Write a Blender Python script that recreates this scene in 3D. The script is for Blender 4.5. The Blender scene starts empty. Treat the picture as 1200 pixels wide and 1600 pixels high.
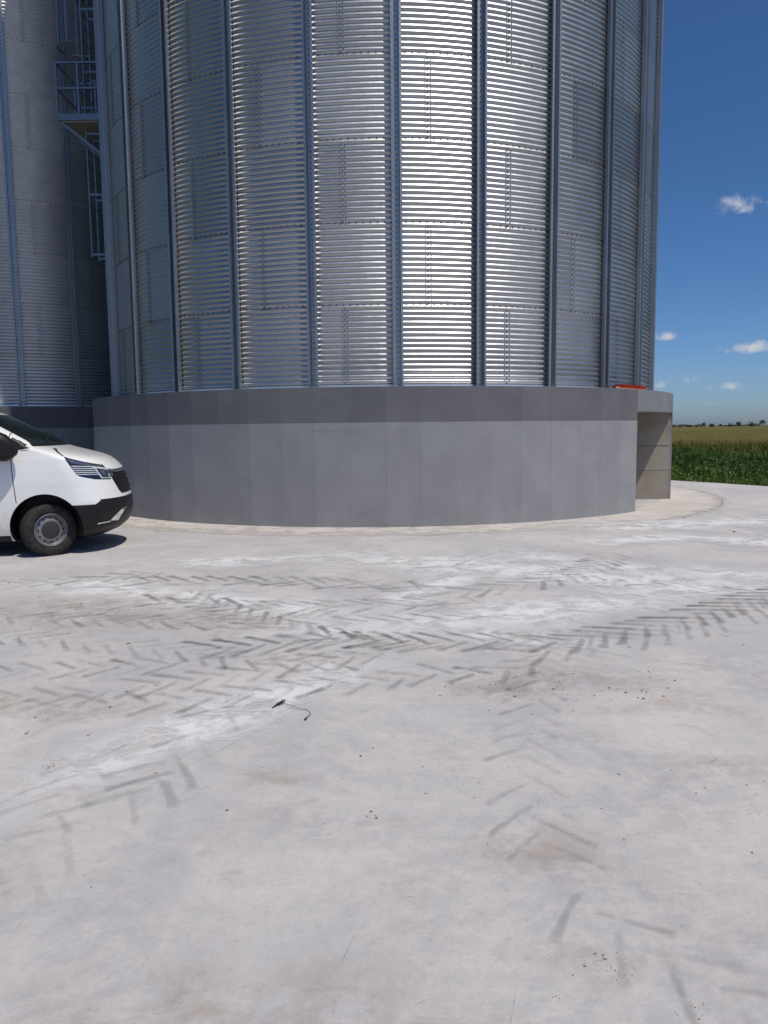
import bpy, bmesh, math, random
import numpy as np
from mathutils import Vector, Matrix
R_ = math.radians
rnd = random.Random(7)
S = bpy.context.scene
COL = S.collection

# ------------------------------------------------------------------ camera
cam_d = bpy.data.cameras.new("camera")
cam = bpy.data.objects.new("camera", cam_d); COL.objects.link(cam)
cam_d.sensor_fit = 'HORIZONTAL'; cam_d.sensor_width = 36.0; cam_d.lens = 36.0
cam_d.clip_start = 0.05; cam_d.clip_end = 20000
cam.matrix_world = (Matrix.Translation((0, 0, 1.6)) @ Matrix.Rotation(R_(90 - 6.2), 4, 'X') @ Matrix.Rotation(R_(-0.6), 4, 'Z'))
S.camera = cam

# ------------------------------------------------------------------ sky, sun, exposure
SUN_EL, SUN_AZ = 64.5, 135.5          # azimuth clockwise from +Y
world = bpy.data.worlds.new("World"); S.world = world; world.use_nodes = True
wn = world.node_tree.nodes; wl = world.node_tree.links
world.cycles.sampling_method = 'MANUAL'; world.cycles.sample_map_resolution = 256
bg = wn['Background']; wout = wn['World Output']
sky = wn.new('ShaderNodeTexSky'); sky.sky_type = 'NISHITA'; sky.sun_disc = False
sky.sun_elevation = R_(SUN_EL); sky.sun_rotation = R_(SUN_AZ)
sky.air_density = 0.6; sky.dust_density = 1.0; sky.ozone_density = 6.0; sky.altitude = 0
hs = wn.new('ShaderNodeHueSaturation'); hs.inputs['Saturation'].default_value = 1.17; wl.new(sky.outputs[0], hs.inputs['Color'])
wl.new(hs.outputs[0], bg.inputs[0]); bg.inputs[1].default_value = 0.108
sun_d = bpy.data.lights.new("sun", 'SUN'); sun_d.energy = 3.4; sun_d.angle = R_(0.53); sun_d.color = (1.0, 0.94, 0.84)
sun = bpy.data.objects.new("sun", sun_d); COL.objects.link(sun)
ce = math.cos(R_(SUN_EL))
sdir = Vector((math.sin(R_(SUN_AZ)) * ce, math.cos(R_(SUN_AZ)) * ce, math.sin(R_(SUN_EL))))
sun.rotation_euler = sdir.to_track_quat('Z', 'Y').to_euler(); sun.location = (20, -20, 40)
vs = S.view_settings; vs.view_transform = 'Standard'; vs.look = 'None'; vs.exposure = 0.0; vs.gamma = 1.0
vs.use_curve_mapping = False
S.cycles.max_bounces = 6; S.cycles.diffuse_bounces = 3; S.cycles.glossy_bounces = 4; S.cycles.transparent_max_bounces = 24; S.cycles.caustics_reflective = False

# fair weather clouds of the sky: direction, angular half sizes, strength
CL = [((.3968, .886, .240), .030, .0150, 1.0), ((.4200, .8753, .2395), .013, .0065, .7), ((.3402, .9345, .1049), .019, .0075, 1.0),
      ((.4300, .8990, .0872), .038, .0095, 1.1), ((.3704, .9273, .0536), .012, .0058, 1.0), ((.4030, .9141, .0450), .024, .0068, .8),
      ((.3335, .9415, .0487), .011, .0075, .8), ((.4275, .8972, .1112), .009, .0048, .6), ((.4008, .9158, .0249), .022, .006, .4),
      ((.4390, .8977, .0379), .008, .0048, .5)]
cr = random.Random(3)
for i in range(0):
    az = R_(40 + i * 23 + cr.uniform(-7, 7)); el = R_(cr.choice([3, 5, 7, 11, 15]) + cr.uniform(-1, 2))
    k = cr.uniform(.7, 1.6)
    CL.append(((math.sin(az) * math.cos(el), math.cos(az) * math.cos(el), math.sin(el)), .025 * k, .009 * k, cr.uniform(.6, 1)))
def wmath(op, a, b=None, c=None):
    n = wn.new('ShaderNodeMath'); n.operation = op
    for i, v in enumerate((a, b, c)):
        if v is None: continue
        if isinstance(v, (int, float)): n.inputs[i].default_value = v
        else: wl.new(v, n.inputs[i])
    return n.outputs[0]
tc = wn.new('ShaderNodeTexCoord')
nz = wn.new('ShaderNodeTexNoise'); nz.inputs['Scale'].default_value = 60; nz.inputs['Detail'].default_value = 5; nz.inputs['Roughness'].default_value = .62
wl.new(tc.outputs['Generated'], nz.inputs['Vector'])
acc = None
for d, sx, sy, st in CL:
    D = Vector(d).normalized(); rt = D.cross(Vector((0, 0, 1))).normalized(); up = rt.cross(D)
    su = wn.new('ShaderNodeVectorMath'); su.operation = 'SUBTRACT'; wl.new(tc.outputs['Generated'], su.inputs[0]); su.inputs[1].default_value = D
    dots = []
    for v in (rt / sx, up / sy):
        dn = wn.new('ShaderNodeVectorMath'); dn.operation = 'DOT_PRODUCT'; wl.new(su.outputs[0], dn.inputs[0]); dn.inputs[1].default_value = v
        dots.append(dn.outputs['Value'])
    ln = wn.new('ShaderNodeVectorMath'); ln.operation = 'LENGTH'; wl.new(su.outputs[0], ln.inputs[0])
    q = wmath('MULTIPLY', dots[0], dots[0])
    yy = wmath('MULTIPLY', dots[1], dots[1])
    low = wmath('LESS_THAN', dots[1], -.2); yy = wmath('MULTIPLY', yy, wmath('MULTIPLY_ADD', low, 1.6, 1.0))   # flat bases
    q = wmath('ADD', wmath('ADD', q, yy), wmath('MULTIPLY', wmath('GREATER_THAN', ln.outputs['Value'], .5), 50.0))
    m = wmath('MULTIPLY_ADD', q, -st * .55, .66 * st)
    acc = m if acc is None else wmath('MAXIMUM', acc, m)
nn = wmath('MULTIPLY_ADD', nz.outputs[0], 2.4, -1.35)
mask = wn.new('ShaderNodeMapRange'); mask.inputs[1].default_value = 0.0; mask.inputs[2].default_value = 1.1; mask.interpolation_type = 'SMOOTHSTEP'
wl.new(wmath('ADD', acc, nn), mask.inputs[0]); 
gate = wn.new('ShaderNodeMapRange'); gate.inputs[1].default_value = -.5; gate.inputs[2].default_value = .25; wl.new(acc, gate.inputs[0])
mk = wmath('MULTIPLY', wmath('MULTIPLY', mask.outputs[0], gate.outputs[0]), .9)
bg2 = wn.new('ShaderNodeBackground'); bg2.inputs[0].default_value = (.64, .65, .70, 1); bg2.inputs[1].default_value = .92
mx = wn.new('ShaderNodeMixShader'); wl.new(mk, mx.inputs[0]); wl.new(bg.outputs[0], mx.inputs[1]); wl.new(bg2.outputs[0], mx.inputs[2])
wl.new(mx.outputs[0], wout.inputs[0])

# ------------------------------------------------------------------ helpers
def put(o, label=None, cat=None, group=None, kind=None):
    if label: o['label'] = label
    if cat: o['category'] = cat
    if group: o['group'] = group
    if kind: o['kind'] = kind
    return o
def empty(name, loc=(0, 0, 0), rz=0):
    o = bpy.data.objects.new(name, None); COL.objects.link(o); o.location = loc; o.rotation_euler = (0, 0, rz); o.empty_display_size = .2
    return o
def link(name, me, mat=None, parent=None):
    o = bpy.data.objects.new(name, me); COL.objects.link(o)
    if mat and not me.materials: me.materials.append(mat)
    if parent: o.parent = parent
    return o
def mesh(name, v, f, smooth=False, sharp=None):
    me = bpy.data.meshes.new(name); me.from_pydata([tuple(map(float, p)) for p in v], [], [list(map(int, q)) for q in f])
    if smooth:
        me.polygons.foreach_set('use_smooth', [True] * len(me.polygons))
        if sharp: me.set_sharp_from_angle(angle=R_(sharp))
    me.update(); return me
class MB:
    def __init__(s): s.v = []; s.f = []
    def add(s, v, f):
        n = len(s.v); s.v += [tuple(p) for p in v]; s.f += [[i + n for i in q] for q in f]; return s
    def box(s, a, b):
        x0, y0, z0 = a; x1, y1, z1 = b
        return s.add([(x0, y0, z0), (x1, y0, z0), (x1, y1, z0), (x0, y1, z0), (x0, y0, z1), (x1, y0, z1), (x1, y1, z1), (x0, y1, z1)],
                     [(3, 2, 1, 0), (4, 5, 6, 7), (0, 1, 5, 4), (1, 2, 6, 5), (2, 3, 7, 6), (3, 0, 4, 7)])
    def bar(s, p, q, w, h=None, up=(0, 0, 1)):
        p = Vector(p); q = Vector(q); d = (q - p).normalized(); u = Vector(up)
        if abs(d.dot(u)) > .95: u = Vector((1, 0, 0))
        a = d.cross(u).normalized() * w / 2; b = a.cross(d).normalized() * (h or w) / 2
        return s.add([p - a - b, p + a - b, p + a + b, p - a + b, q - a - b, q + a - b, q + a + b, q - a + b],
                     [(3, 2, 1, 0), (4, 5, 6, 7), (0, 1, 5, 4), (1, 2, 6, 5), (2, 3, 7, 6), (3, 0, 4, 7)])
    def tube(s, pts, r, n=8):
        pts = [Vector(p) for p in pts]; rings = []
        for i, p in enumerate(pts):
            d = (pts[min(i + 1, len(pts) - 1)] - pts[max(i - 1, 0)]).normalized()
            u = Vector((0, 0, 1)) if abs(d.z) < .9 else Vector((1, 0, 0))
            a = d.cross(u).normalized(); b = a.cross(d)
            rr = r[i] if isinstance(r, (list, tuple)) else r
            rings.append([p + (a * math.cos(t) + b * math.sin(t)) * rr for t in [2 * math.pi * k / n for k in range(n)]])
        v = [p for q in rings for p in q]; f = []
        for i in range(len(pts) - 1):
            for k in range(n): f.append((i * n + k, i * n + (k + 1) % n, (i + 1) * n + (k + 1) % n, (i + 1) * n + k))
        f.append(list(range(n))[::-1]); f.append([len(v) - n + k for k in range(n)])
        return s.add(v, f)
    def build(s, name, mat, parent=None, smooth=False, sharp=None):
        return link(name, mesh(name, s.v, s.f, smooth, sharp), mat, parent)
def lathe(prof, n=48):     # profile of (radius, y) turned round the local Y axis
    v = []; f = []
    for i in range(n):
        t = 2 * math.pi * i / n
        for r, y in prof: v.append((r * math.cos(t), y, r * math.sin(t)))
    m = len(prof)
    for i in range(n):
        j = (i + 1) % n
        for k in range(m - 1): f.append((i * m + k, i * m + k + 1, j * m + k + 1, j * m + k))
    return v, f

# ------------------------------------------------------------------ material helpers
class Mat:
    def __init__(s, name, rough=.6, metal=0.0, spec=.5):
        s.m = bpy.data.materials.new(name); s.m.use_nodes = True
        s.n = s.m.node_tree.nodes; s.l = s.m.node_tree.links; s.b = s.n['Principled BSDF']; s.out = s.n['Material Output']
        s.b.inputs['Roughness'].default_value = rough; s.b.inputs['Metallic'].default_value = metal
        s.b.inputs['Specular IOR Level'].default_value = spec
        s.geo = None
    def pos(s):
        if not s.geo: s.geo = s.n.new('ShaderNodeNewGeometry')
        return s.geo.outputs['Position']
    def set(s, sock, v):
        if isinstance(v, (int, float)): sock.default_value = v
        elif isinstance(v, tuple): sock.default_value = v if len(v) == 4 or sock.type == 'VECTOR' else v + (1,)
        else: s.l.new(v, sock)
    def noise(s, scale, detail=4, rough=.55, vec=None, stretch=None, dist=0):
        n = s.n.new('ShaderNodeTexNoise'); n.inputs['Scale'].default_value = scale; n.inputs['Detail'].default_value = detail
        n.inputs['Roughness'].default_value = rough; n.inputs['Distortion'].default_value = dist
        vec = vec or s.pos()
        if stretch:
            mp = s.n.new('ShaderNodeMapping'); mp.inputs['Rotation'].default_value = stretch[1]; mp.inputs['Scale'].default_value = stretch[0]
            s.l.new(vec, mp.inputs[0]); vec = mp.outputs[0]
        s.l.new(vec, n.inputs['Vector']); return n.outputs[0]
    def rng(s, v, a, b, c=0.0, d=1.0, smooth=True):
        n = s.n.new('ShaderNodeMapRange'); n.interpolation_type = 'SMOOTHSTEP' if smooth else 'LINEAR'
        for i, q in enumerate((v, a, b, c, d)): s.set(n.inputs[i], q)
        return n.outputs[0]
    def mix(s, fac, a, b, mode='MIX'):
        n = s.n.new('ShaderNodeMix'); n.data_type = 'RGBA'; n.blend_type = mode
        s.set(n.inputs[0], fac); s.set(n.inputs[6], a); s.set(n.inputs[7], b); return n.outputs[2]
    def math(s, op, a, b=0.0, c=None):
        n = s.n.new('ShaderNodeMath'); n.operation = op; s.set(n.inputs[0], a); s.set(n.inputs[1], b)
        if c is not None: s.set(n.inputs[2], c)
        return n.outputs[0]
    def rand(s):
        n = s.n.new('ShaderNodeObjectInfo'); return n.outputs['Random']
    def attr(s, name):
        n = s.n.new('ShaderNodeAttribute'); n.attribute_name = name; return n.outputs['Fac']
    def attrc(s, name):
        n = s.n.new('ShaderNodeAttribute'); n.attribute_name = name; return n.outputs['Color']
    def color(s, v): s.set(s.b.inputs['Base Color'], v); return s
    def rough(s, v): s.set(s.b.inputs['Roughness'], v); return s
    def bump(s, h, strength=.3, dist=.01):
        n = s.n.new('ShaderNodeBump'); n.inputs['Strength'].default_value = strength; n.inputs['Distance'].default_value = dist
        s.set(n.inputs['Height'], h); s.l.new(n.outputs[0], s.b.inputs['Normal']); return s
    def alpha(s, v): s.set(s.b.inputs['Alpha'], v); return s

def flat(name, col, rough=.5, metal=0.0, spec=.5, var=.12, sc=6):
    m = Mat(name, rough, metal, spec)
    c2 = tuple(min(1, c * (1 + var)) for c in col); c1 = tuple(c * (1 - var) for c in col)
    m.color(m.mix(m.rng(m.noise(sc, 5), .3, .7), c1, c2)); return m.m

# concrete yard
m = Mat('yard_concrete', .85, 0, .3)
c = m.mix(m.rng(m.noise(.8, 5, .62, dist=.6), .34, .66), (.34, .345, .365), (.46, .45, .455))
c = m.mix(m.rng(m.noise(.9, 6, .65, stretch=((.22, 1.0, 1), (0, 0, R_(24))), dist=.8), .52, .76, 0, .8), c, (.54, .53, .54))        # pale dust dragged by tyres
c = m.mix(m.rng(m.noise(1.5, 6, .7, stretch=((1, .3, 1), (0, 0, R_(20))), dist=.5), .56, .76, 0, .45), c, (.33, .325, .335))
tan = m.rng(m.noise(1.3, 5, .72, dist=.4), .50, .72, 0, .45); c = m.mix(tan, c, (.47, .40, .365))                        # dried soil
c = m.mix(m.rng(m.noise(9, 6, .75), .34, .68, 0, .45), c, (.55, .53, .53))
c = m.mix(m.rng(m.noise(3.2, 5, .7, dist=.8), .52, .72, 0, .5), c, (.31, .305, .315))
c = m.mix(m.rng(m.noise(.55, 4, .6, dist=1.2), .42, .68, 0, .55), c, (.35, .36, .385))
c = m.mix(m.rng(m.noise(28, 5, .8), .50, .72, 0, .42), c, (.28, .265, .26))
c = m.mix(m.rng(m.noise(16, 5, .8, stretch=((.3, 1, 1), (0, 0, R_(-35)))), .56, .74, 0, .4), c, (.56, .55, .55))
c = m.mix(m.rng(m.noise(110, 3, .7), .66, .74, 0, .5), c, (.25, .21, .18))
c = m.mix(1.0, c, (1.11, 1.08, 1.045), 'MULTIPLY'); m.color(c); m.bump(m.noise(40, 5, .8), .45, .008); YARD = m.m
# cream dusted apron
m = Mat('apron_concrete', .9, 0, .25)
c = m.mix(m.rng(m.noise(1.2, 6, .65), .35, .65), (.50, .455, .41), (.56, .525, .49))
c = m.mix(m.rng(m.noise(.7, 6, .7, dist=1), .52, .7, 0, .6), c, (.47, .46, .46)); c = m.mix(m.rng(m.noise(22, 5, .7), .60, .76, 0, .4), c, (.32, .28, .25))
m.color(c).bump(m.noise(50, 4, .7), .25, .006)
m.alpha(m.rng(m.math('ADD', m.attr('fade'), m.math('MULTIPLY_ADD', m.noise(3.5, 5, .7), 1.4, -.7)), .25, .8)); APRON = m.m

def concrete(name, a, b, stain=(.12, .12, .13), rough=.75, vary=.10):
    m = Mat(name, rough, 0, .35)
    c = m.mix(m.rng(m.noise(1.6, 6, .6), .35, .68), a, b)
    c = m.mix(m.rng(m.noise(2.2, 6, .7, stretch=((1, 1, .18), (0, 0, 0))), .55, .78, 0, .35), c, tuple(q * 1.18 for q in b))
    c = m.mix(m.rng(m.noise(1.2, 6, .7, stretch=((.25, .25, 4.5), (0, 0, 0))), .62, .74, 0, .30), c, stain)
    c = m.mix(m.rng(m.noise(30, 3, .7), .69, .74, 0, .6), c, stain)
    c = m.mix(m.rng(m.noise(.9, 5, .7, stretch=((1.6, 1.6, .35), (0, 0, 0)), dist=.4), .5, .7, 0, .2), c, tuple(q * .80 for q in a))
    k = m.rng(m.rand(), 0, 1, 1 - vary, 1 + vary, False)
    cb = m.n.new('ShaderNodeCombineColor'); [m.l.new(k, cb.inputs[i]) for i in range(3)]
    m.color(m.mix(1.0, c, cb.outputs[0], 'MULTIPLY')); m.bump(m.noise(38, 5, .65), .22, .005)
    return m.m
WALLP = concrete('grey_wall_paint', (.255, .255, .268), (.290, .290, .304), vary=.05)
BANDP = concrete('dark_band_paint', (.128, .128, .137), (.148, .148, .157), stain=(.06, .06, .065), vary=.05)
LINTP = concrete('lintel_paint', (.20, .20, .212), (.23, .23, .243), vary=.03)
RAWC = concrete('raw_concrete', (.25, .215, .175), (.33, .295, .25), stain=(.12, .105, .09), rough=.9)

# galvanised steel
def galv(name, base, rough, var=.08, metal=1.0, dent=0):
    m = Mat(name, rough, metal)
    vo = m.n.new('ShaderNodeTexVoronoi'); vo.inputs['Scale'].default_value = 26; m.l.new(m.pos(), vo.inputs['Vector'])
    sep = m.n.new('ShaderNodeSeparateColor'); m.l.new(vo.outputs['Color'], sep.inputs[0])
    dull = m.rng(m.noise(.9, 3, .6), .3, .7)
    lo = tuple(q * .95 for q in base); c = m.mix(dull, lo, base)
    k = m.math('MULTIPLY', m.rng(m.rand(), 0, 1, 1 - var, 1 + var, False), m.rng(sep.outputs[0], 0, 1, .95, 1.05, False))
    cb = m.n.new('ShaderNodeCombineColor'); [m.l.new(k, cb.inputs[i]) for i in range(3)]
    m.color(m.mix(1.0, c, cb.outputs[0], 'MULTIPLY'))
    m.rough(m.math('ADD', m.rng(m.noise(2.5, 3, .6), .3, .7, rough - .02, rough + .03), m.math('MULTIPLY', m.rand(), .06)))
    if dent: m.bump(m.noise(2.4, 3, .5), .35, dent)
    return m.m
SHEET = galv('galvanised_sheet', (.46, .465, .47), .37, dent=.025)
STAVE = galv('galvanised_stave', (.44, .455, .47), .42, .05)
STEEL = galv('galvanised_steelwork', (.27, .28, .31), .45, .05)
BOLT = flat('bolt_steel', (.16, .165, .175), .55, .7)
LIP = galv('base_angle_steel', (.70, .71, .72), .38, .03)

# vegetation / earth
m = Mat('earth', .95, 0, .2)
c = m.mix(m.rng(m.noise(.5, 6, .65), .35, .65), (.10, .085, .05), (.075, .095, .03)); m.color(c).bump(m.noise(8, 6, .7), .5, .05); EARTH = m.m
def leafmat(name, trans=.35):
    m = Mat(name, .6, 0, .25)
    at = m.n.new('ShaderNodeAttribute'); at.attribute_name = 'tint'
    m.l.new(at.outputs['Color'], m.b.inputs['Base Color'])
    tr = m.n.new('ShaderNodeBsdfTranslucent'); m.l.new(at.outputs['Color'], tr.inputs[0])
    ms = m.n.new('ShaderNodeMixShader'); ms.inputs[0].default_value = trans
    m.l.new(m.b.outputs[0], ms.inputs[1]); m.l.new(tr.outputs[0], ms.inputs[2]); m.l.new(ms.outputs[0], m.out.inputs[0])
    return m.m
LEAF = leafmat('leaves'); WHEATB = leafmat('wheat_blades', .3)
m = Mat('wheat_canopy', .9, 0, .1)
c = m.mix(m.rng(m.noise(.03, 5, .6, stretch=((.3, 1, 1), (0, 0, 0))), .35, .65), (.108, .098, .030), (.140, .122, .041))
c = m.mix(m.rng(m.noise(1.3, 6, .75), .42, .66, 0, .6), c, (.095, .10, .026)); m.color(c).bump(m.noise(4, 6, .75), .8, .2); WHEATC = m.m
BARK = flat('bark', (.07, .055, .04), .9)

# van
m = Mat('white_van_paint', .28, 0, .5); sx_ = m.n.new('ShaderNodeSeparateXYZ'); m.l.new(m.pos(), sx_.inputs[0])
splash = m.math('MULTIPLY', m.rng(sx_.outputs[2], .95, .25), m.rng(m.noise(7, 6, .75), .38, .66, 0, .5))
m.color(m.mix(splash, m.mix(m.rng(m.noise(3, 5, .6), .45, .75, 0, .5), (.80, .80, .79), (.72, .71, .69)), (.50, .45, .39)))
m.b.inputs['Coat Weight'].default_value = .6; m.b.inputs['Coat Roughness'].default_value = .06; WHITE = m.m
BLACKP = flat('black_plastic', (.011, .011, .012), .48, 0, .3)
SEAM = flat('panel_gap', (.012, .012, .012), .8)
m = Mat('dark_glass', .03, 0, .6); m.color((.012, .018, .016)); GLASS = m.m
m = Mat('lamp_housing', .08, 0, .7); m.color((.008, .010, .014)); m.b.inputs['Coat Weight'].default_value = 1.0; m.b.inputs['Coat Roughness'].default_value = .02; LAMPH = m.m
CHROME = flat('chrome', (.78, .80, .83), .10, 1.0, var=.03)
STRIPM = flat('lamp_reflector', (.62, .64, .67), .25, .3, .6)
LENS = flat('lamp_lens', (.10, .13, .19), .06, .3, .9)
TYRE = flat('tyre_rubber', (.032, .030, .028), .85, 0, .2, .35, 20)
RIM = flat('silver_rim_paint', (.24, .24, .245), .38, .5, var=.1, sc=12)
HUB = flat('hub_cap_plastic', (.025, .025, .025), .6)
REDB = flat('red_bristles', (.42, .042, .020), .7, 0, .2, .3, 60)
WOOD = flat('pale_wood', (.52, .36, .20), .7, 0, .3, .15, 25)
RUBB = flat('black_cable', (.012, .012, .013), .6)
SOIL = flat('dried_soil', (.20, .148, .11), .95, 0, .1, .35, 30)

# ------------------------------------------------------------------ ground and yard
EDGE = [(5.49, 27.8), (8.43, 22.67), (10.0, 19.93), (12.6, 15.4), (27.2, -10)]
me = mesh('ground', [(-6000, -6000, -.09), (6000, -6000, -.09), (6000, 6000, -.09), (-6000, 6000, -.09)], [(0, 1, 2, 3)])
put(link('ground', me, EARTH), kind='structure')
yv = []; er = random.Random(11)
for i in range(len(EDGE) - 1):
    a, b = Vector(EDGE[i]), Vector(EDGE[i + 1]); n = max(2, int((b - a).length / .35)); t = (b - a).normalized(); nrm = Vector((t.y, -t.x))
    for k in range(n): p = a.lerp(b, k / n) + nrm * er.uniform(-.05, .05); yv.append((p.x, p.y))
yv += [(29, -13), (-11, -13), (-10.5, -6), (-9.6, 4), (-9.4, 12.0), (-7.7, 13.0), (-7.95, 18), (-5.6, 24), (0, 26.8), (3.5, 27.9)]
bm = bmesh.new(); top = bm.faces.new([bm.verts.new((x, y, 0)) for x, y in reversed(yv)])
bm.normal_update(); bm.faces.ensure_lookup_table()
if bm.faces[0].normal.z < 0: bmesh.ops.reverse_faces(bm, faces=bm.faces[:])
ex = bmesh.ops.extrude_face_region(bm, geom=bm.faces[:]); bmesh.ops.translate(bm, verts=[g for g in ex['geom'] if isinstance(g, bmesh.types.BMVert)], vec=(0, 0, -.15))
bmesh.ops.recalc_face_normals(bm, faces=bm.faces[:]); bmesh.ops.triangulate(bm, faces=bm.faces[:])
me = bpy.data.meshes.new('concrete_yard'); bm.to_mesh(me); bm.free()
yard = put(link('concrete_yard', me, YARD), kind='structure')

CX, CY = 0.0, 19.1
def pol(r, deg, z=0, c=(CX, CY)): return (c[0] + r * math.sin(R_(deg)), c[1] - r * math.cos(R_(deg)), z)
# apron ring round the plinth, with its joint
n = 180; v = []; f = []; apf = []
APR = ((6.5, 1), (7.2, .95), (7.55, .75), (7.72, .55), (8.05, .0))
for i in range(n):
    keep = 1.0 if 35 < i * 2 < 120 else .75
    for r, q in APR: v.append(pol(r + rnd.uniform(-.03, .03) * (r > 7), i * 360 / n, .003)); apf.append(q * keep if r < 8 else 0)
na = len(APR)
for i in range(n):
    for k in range(na - 1): a = i * na + k; b = ((i + 1) % n) * na + k; f.append((a, a + 1, b + 1, b))
me = mesh('apron', v, [q[::-1] for q in f]); at = me.attributes.new('fade', 'FLOAT', 'POINT'); at.data.foreach_set('value', apf)
put(link('apron', me, APRON), kind='structure')

# ribbons lying on the yard: dust, joints and tyre prints, each fading by its own attribute
def catmull(pts, step):
    P = [Vector(p) for p in pts]; P = [P[0] * 2 - P[1]] + P + [P[-1] * 2 - P[-2]]; out = []
    for i in range(1, len(P) - 2):
        n = max(1, int((P[i + 1] - P[i]).length / step))
        for k in range(n):
            t = k / n; a, b, c, d = P[i - 1:i + 3]
            out.append(.5 * ((2 * b) + (c - a) * t + (2 * a - 5 * b + 4 * c - d) * t * t + (3 * b - a - 3 * c + d) * t ** 3))
    out.append(P[-2]); return out
def fade_mesh(name, v, f, fade):
    me = mesh(name, v, f); at = me.attributes.new('fade', 'FLOAT', 'POINT'); at.data.foreach_set('value', [float(q) for q in fade]); return me
def ribbon(name, pts, width, mat, z, cols=7, step=.12, ends=.25):
    C = catmull(pts, step); v = []; f = []; fd = []; n = len(C)
    for i, p in enumerate(C):
        d = (C[min(i + 1, n - 1)] - C[max(i - 1, 0)]).normalized(); s = Vector((-d.y, d.x)); e = min(1, min(i, n - 1 - i) / max(1, n * ends))
        for k in range(cols):
            u = k / (cols - 1) * 2 - 1; q = p + s * u * width / 2 * (.75 + .5 * math.sin(i * .31 + len(pts))**2)
            v.append((q.x, q.y, z)); fd.append((1 - u * u) * e)
    for i in range(n - 1):
        for k in range(cols - 1): a = i * cols + k; f.append((a, a + cols, a + cols + 1, a + 1))
    me = fade_mesh(name, v, f, fd); o = link(name, me, mat, yard); return o
def decal(name, col, scale, lo, hi, gain, rough=.9, col2=None):
    m = Mat(name, rough, 0, .2); m.color(m.mix(m.noise(7, 5, .7), col, col2 or tuple(q * .82 for q in col)))
    n1 = m.rng(m.noise(scale, 4, .72, dist=.5), lo, hi)
    m.alpha(m.math('MULTIPLY', m.math('MULTIPLY', n1, m.attr('fade')), gain)); return m.m
DUST = decal('pale_dust', (.74, .73, .73), 3.4, .26, .60, .95, col2=(.66, .65, .65))
TREAD = decal('tyre_print', (.15, .145, .145), 14.0, .22, .48, .95, col2=(.22, .21, .205))
TREADF = decal('faint_tyre_print', (.24, .23, .222), 11.0, .28, .55, .85)
JOINT = decal('saw_joint', (.24, .225, .215), 3.0, .40, .66, .6)
JOINTL = decal('pale_joint', (.62, .60, .59), 3.0, .42, .64, .5)
TAN = decal('dried_mud_film', (.53, .43, .36), 4.5, .36, .70, .5)

for pts, w in (([(-4.6, 7.5), (-4.02, 7.63), (-3.22, 7.91), (-2.2, 7.39), (-1.19, 6.94), (-.23, 6.41), (.6, 6.2)], .9),
               ([(-.6, 5.9), (-.43, 6.21), (.23, 7.14), (1.01, 8.58), (2.11, 10.45)], .55),
               ([(-1.7, 2.6), (-1.59, 2.89), (-1.46, 3.46), (-1.16, 3.9), (-.76, 4.36), (-.18, 5.08), (.3, 5.6)], .6),
               ([(1.0, 10.3), (1.5, 9.93), (2.32, 8.9), (3.07, 8.3), (4.18, 7.96), (5.5, 7.8)], .9),
               ([(-3.4, 8.9), (-2.34, 9.2), (-.97, 9.49), (.88, 10.3)], .8),
               ([(-.9, 5.2), (-.57, 5.47), (-.01, 6.1), (.6, 5.96), (1.42, 5.57), (2, 5.3)], .55),
               ([(1.6, 10.4), (2.63, 10.41), (4.25, 10.9), (5.42, 10.2), (7, 9.6)], .8), ([(-1.6, 9.9), (0, 9.2), (1.4, 8.6), (3, 7.6), (5, 6.9)], 1.3), ([(-2.4, 6.2), (-1, 6.1), (.5, 6.3), (2, 6.9), (4, 8.2)], 1.0), ([(2, 12.0), (4, 12.2), (6, 12.6), (9, 12.4)], 1.2)):
    ribbon('dust_streak', pts, w * 1.45, DUST, .004 + .0001 * len(pts) + .0006 * w)
for i, (x, y, r) in enumerate([(-2.99, 6.89, .9), (-2.22, 6.5, .8), (-.54, 3.37, .18), (1.13, 4.77, .5), (1.65, 4.29, .35), (.77, 4.54, .35), (1.64, 3.45, .25),
                (.63, 2.13, .16), (-2.01, 4.3, .5), (-.1, 1.95, .3), (-.6, 2.0, .25), (.55, 2.75, .3), (-1.3, 6.2, .6)]):
    N = 24; v = [(x, y, .0065)]; fd = [1.0]; f = []
    for k in range(N):
        t = 2 * math.pi * k / N; q = r * (1 + .25 * math.sin(3 * t + i)); v.append((x + q * 1.5 * math.cos(t), y + q * .8 * math.sin(t), .0065)); fd.append(0)
    for k in range(N): f.append((0, 1 + k, 1 + (k + 1) % N))
    link('mud_film', fade_mesh('mud_film', v, f, fd), TAN, yard)
for pts, w, mt in (([(-2.0, 2.6), (-1.7, 3.11), (-1.51, 3.44), (-1.26, 3.9), (-1.01, 4.27), (-.7, 4.8)], .018, JOINT),
                   ([(-1.3, 3.0), (-1.04, 3.38), (-.87, 3.65), (-.58, 4.14), (-.46, 4.35), (0.1, 5.25)], .012, JOINTL),
                   ([(-.25, 7.02), (.41, 8.16), (1.28, 9.54), (2.02, 10.46)], .03, JOINT),
                   ([(1.1, 5.62), (1.3, 5.49), (1.76, 5.16), (2.51, 4.82), (3.4, 4.4)], .018, JOINT),
                   ([pol(7.74, a)[:2] for a in range(20, 120, 6)], .05, JOINT),
                   ([pol(7.74, a)[:2] for a in range(-70, 22, 6)], .03, JOINT)):
    ribbon('slab_joint', pts, w, mt, .0085, cols=3, ends=.05)
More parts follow.
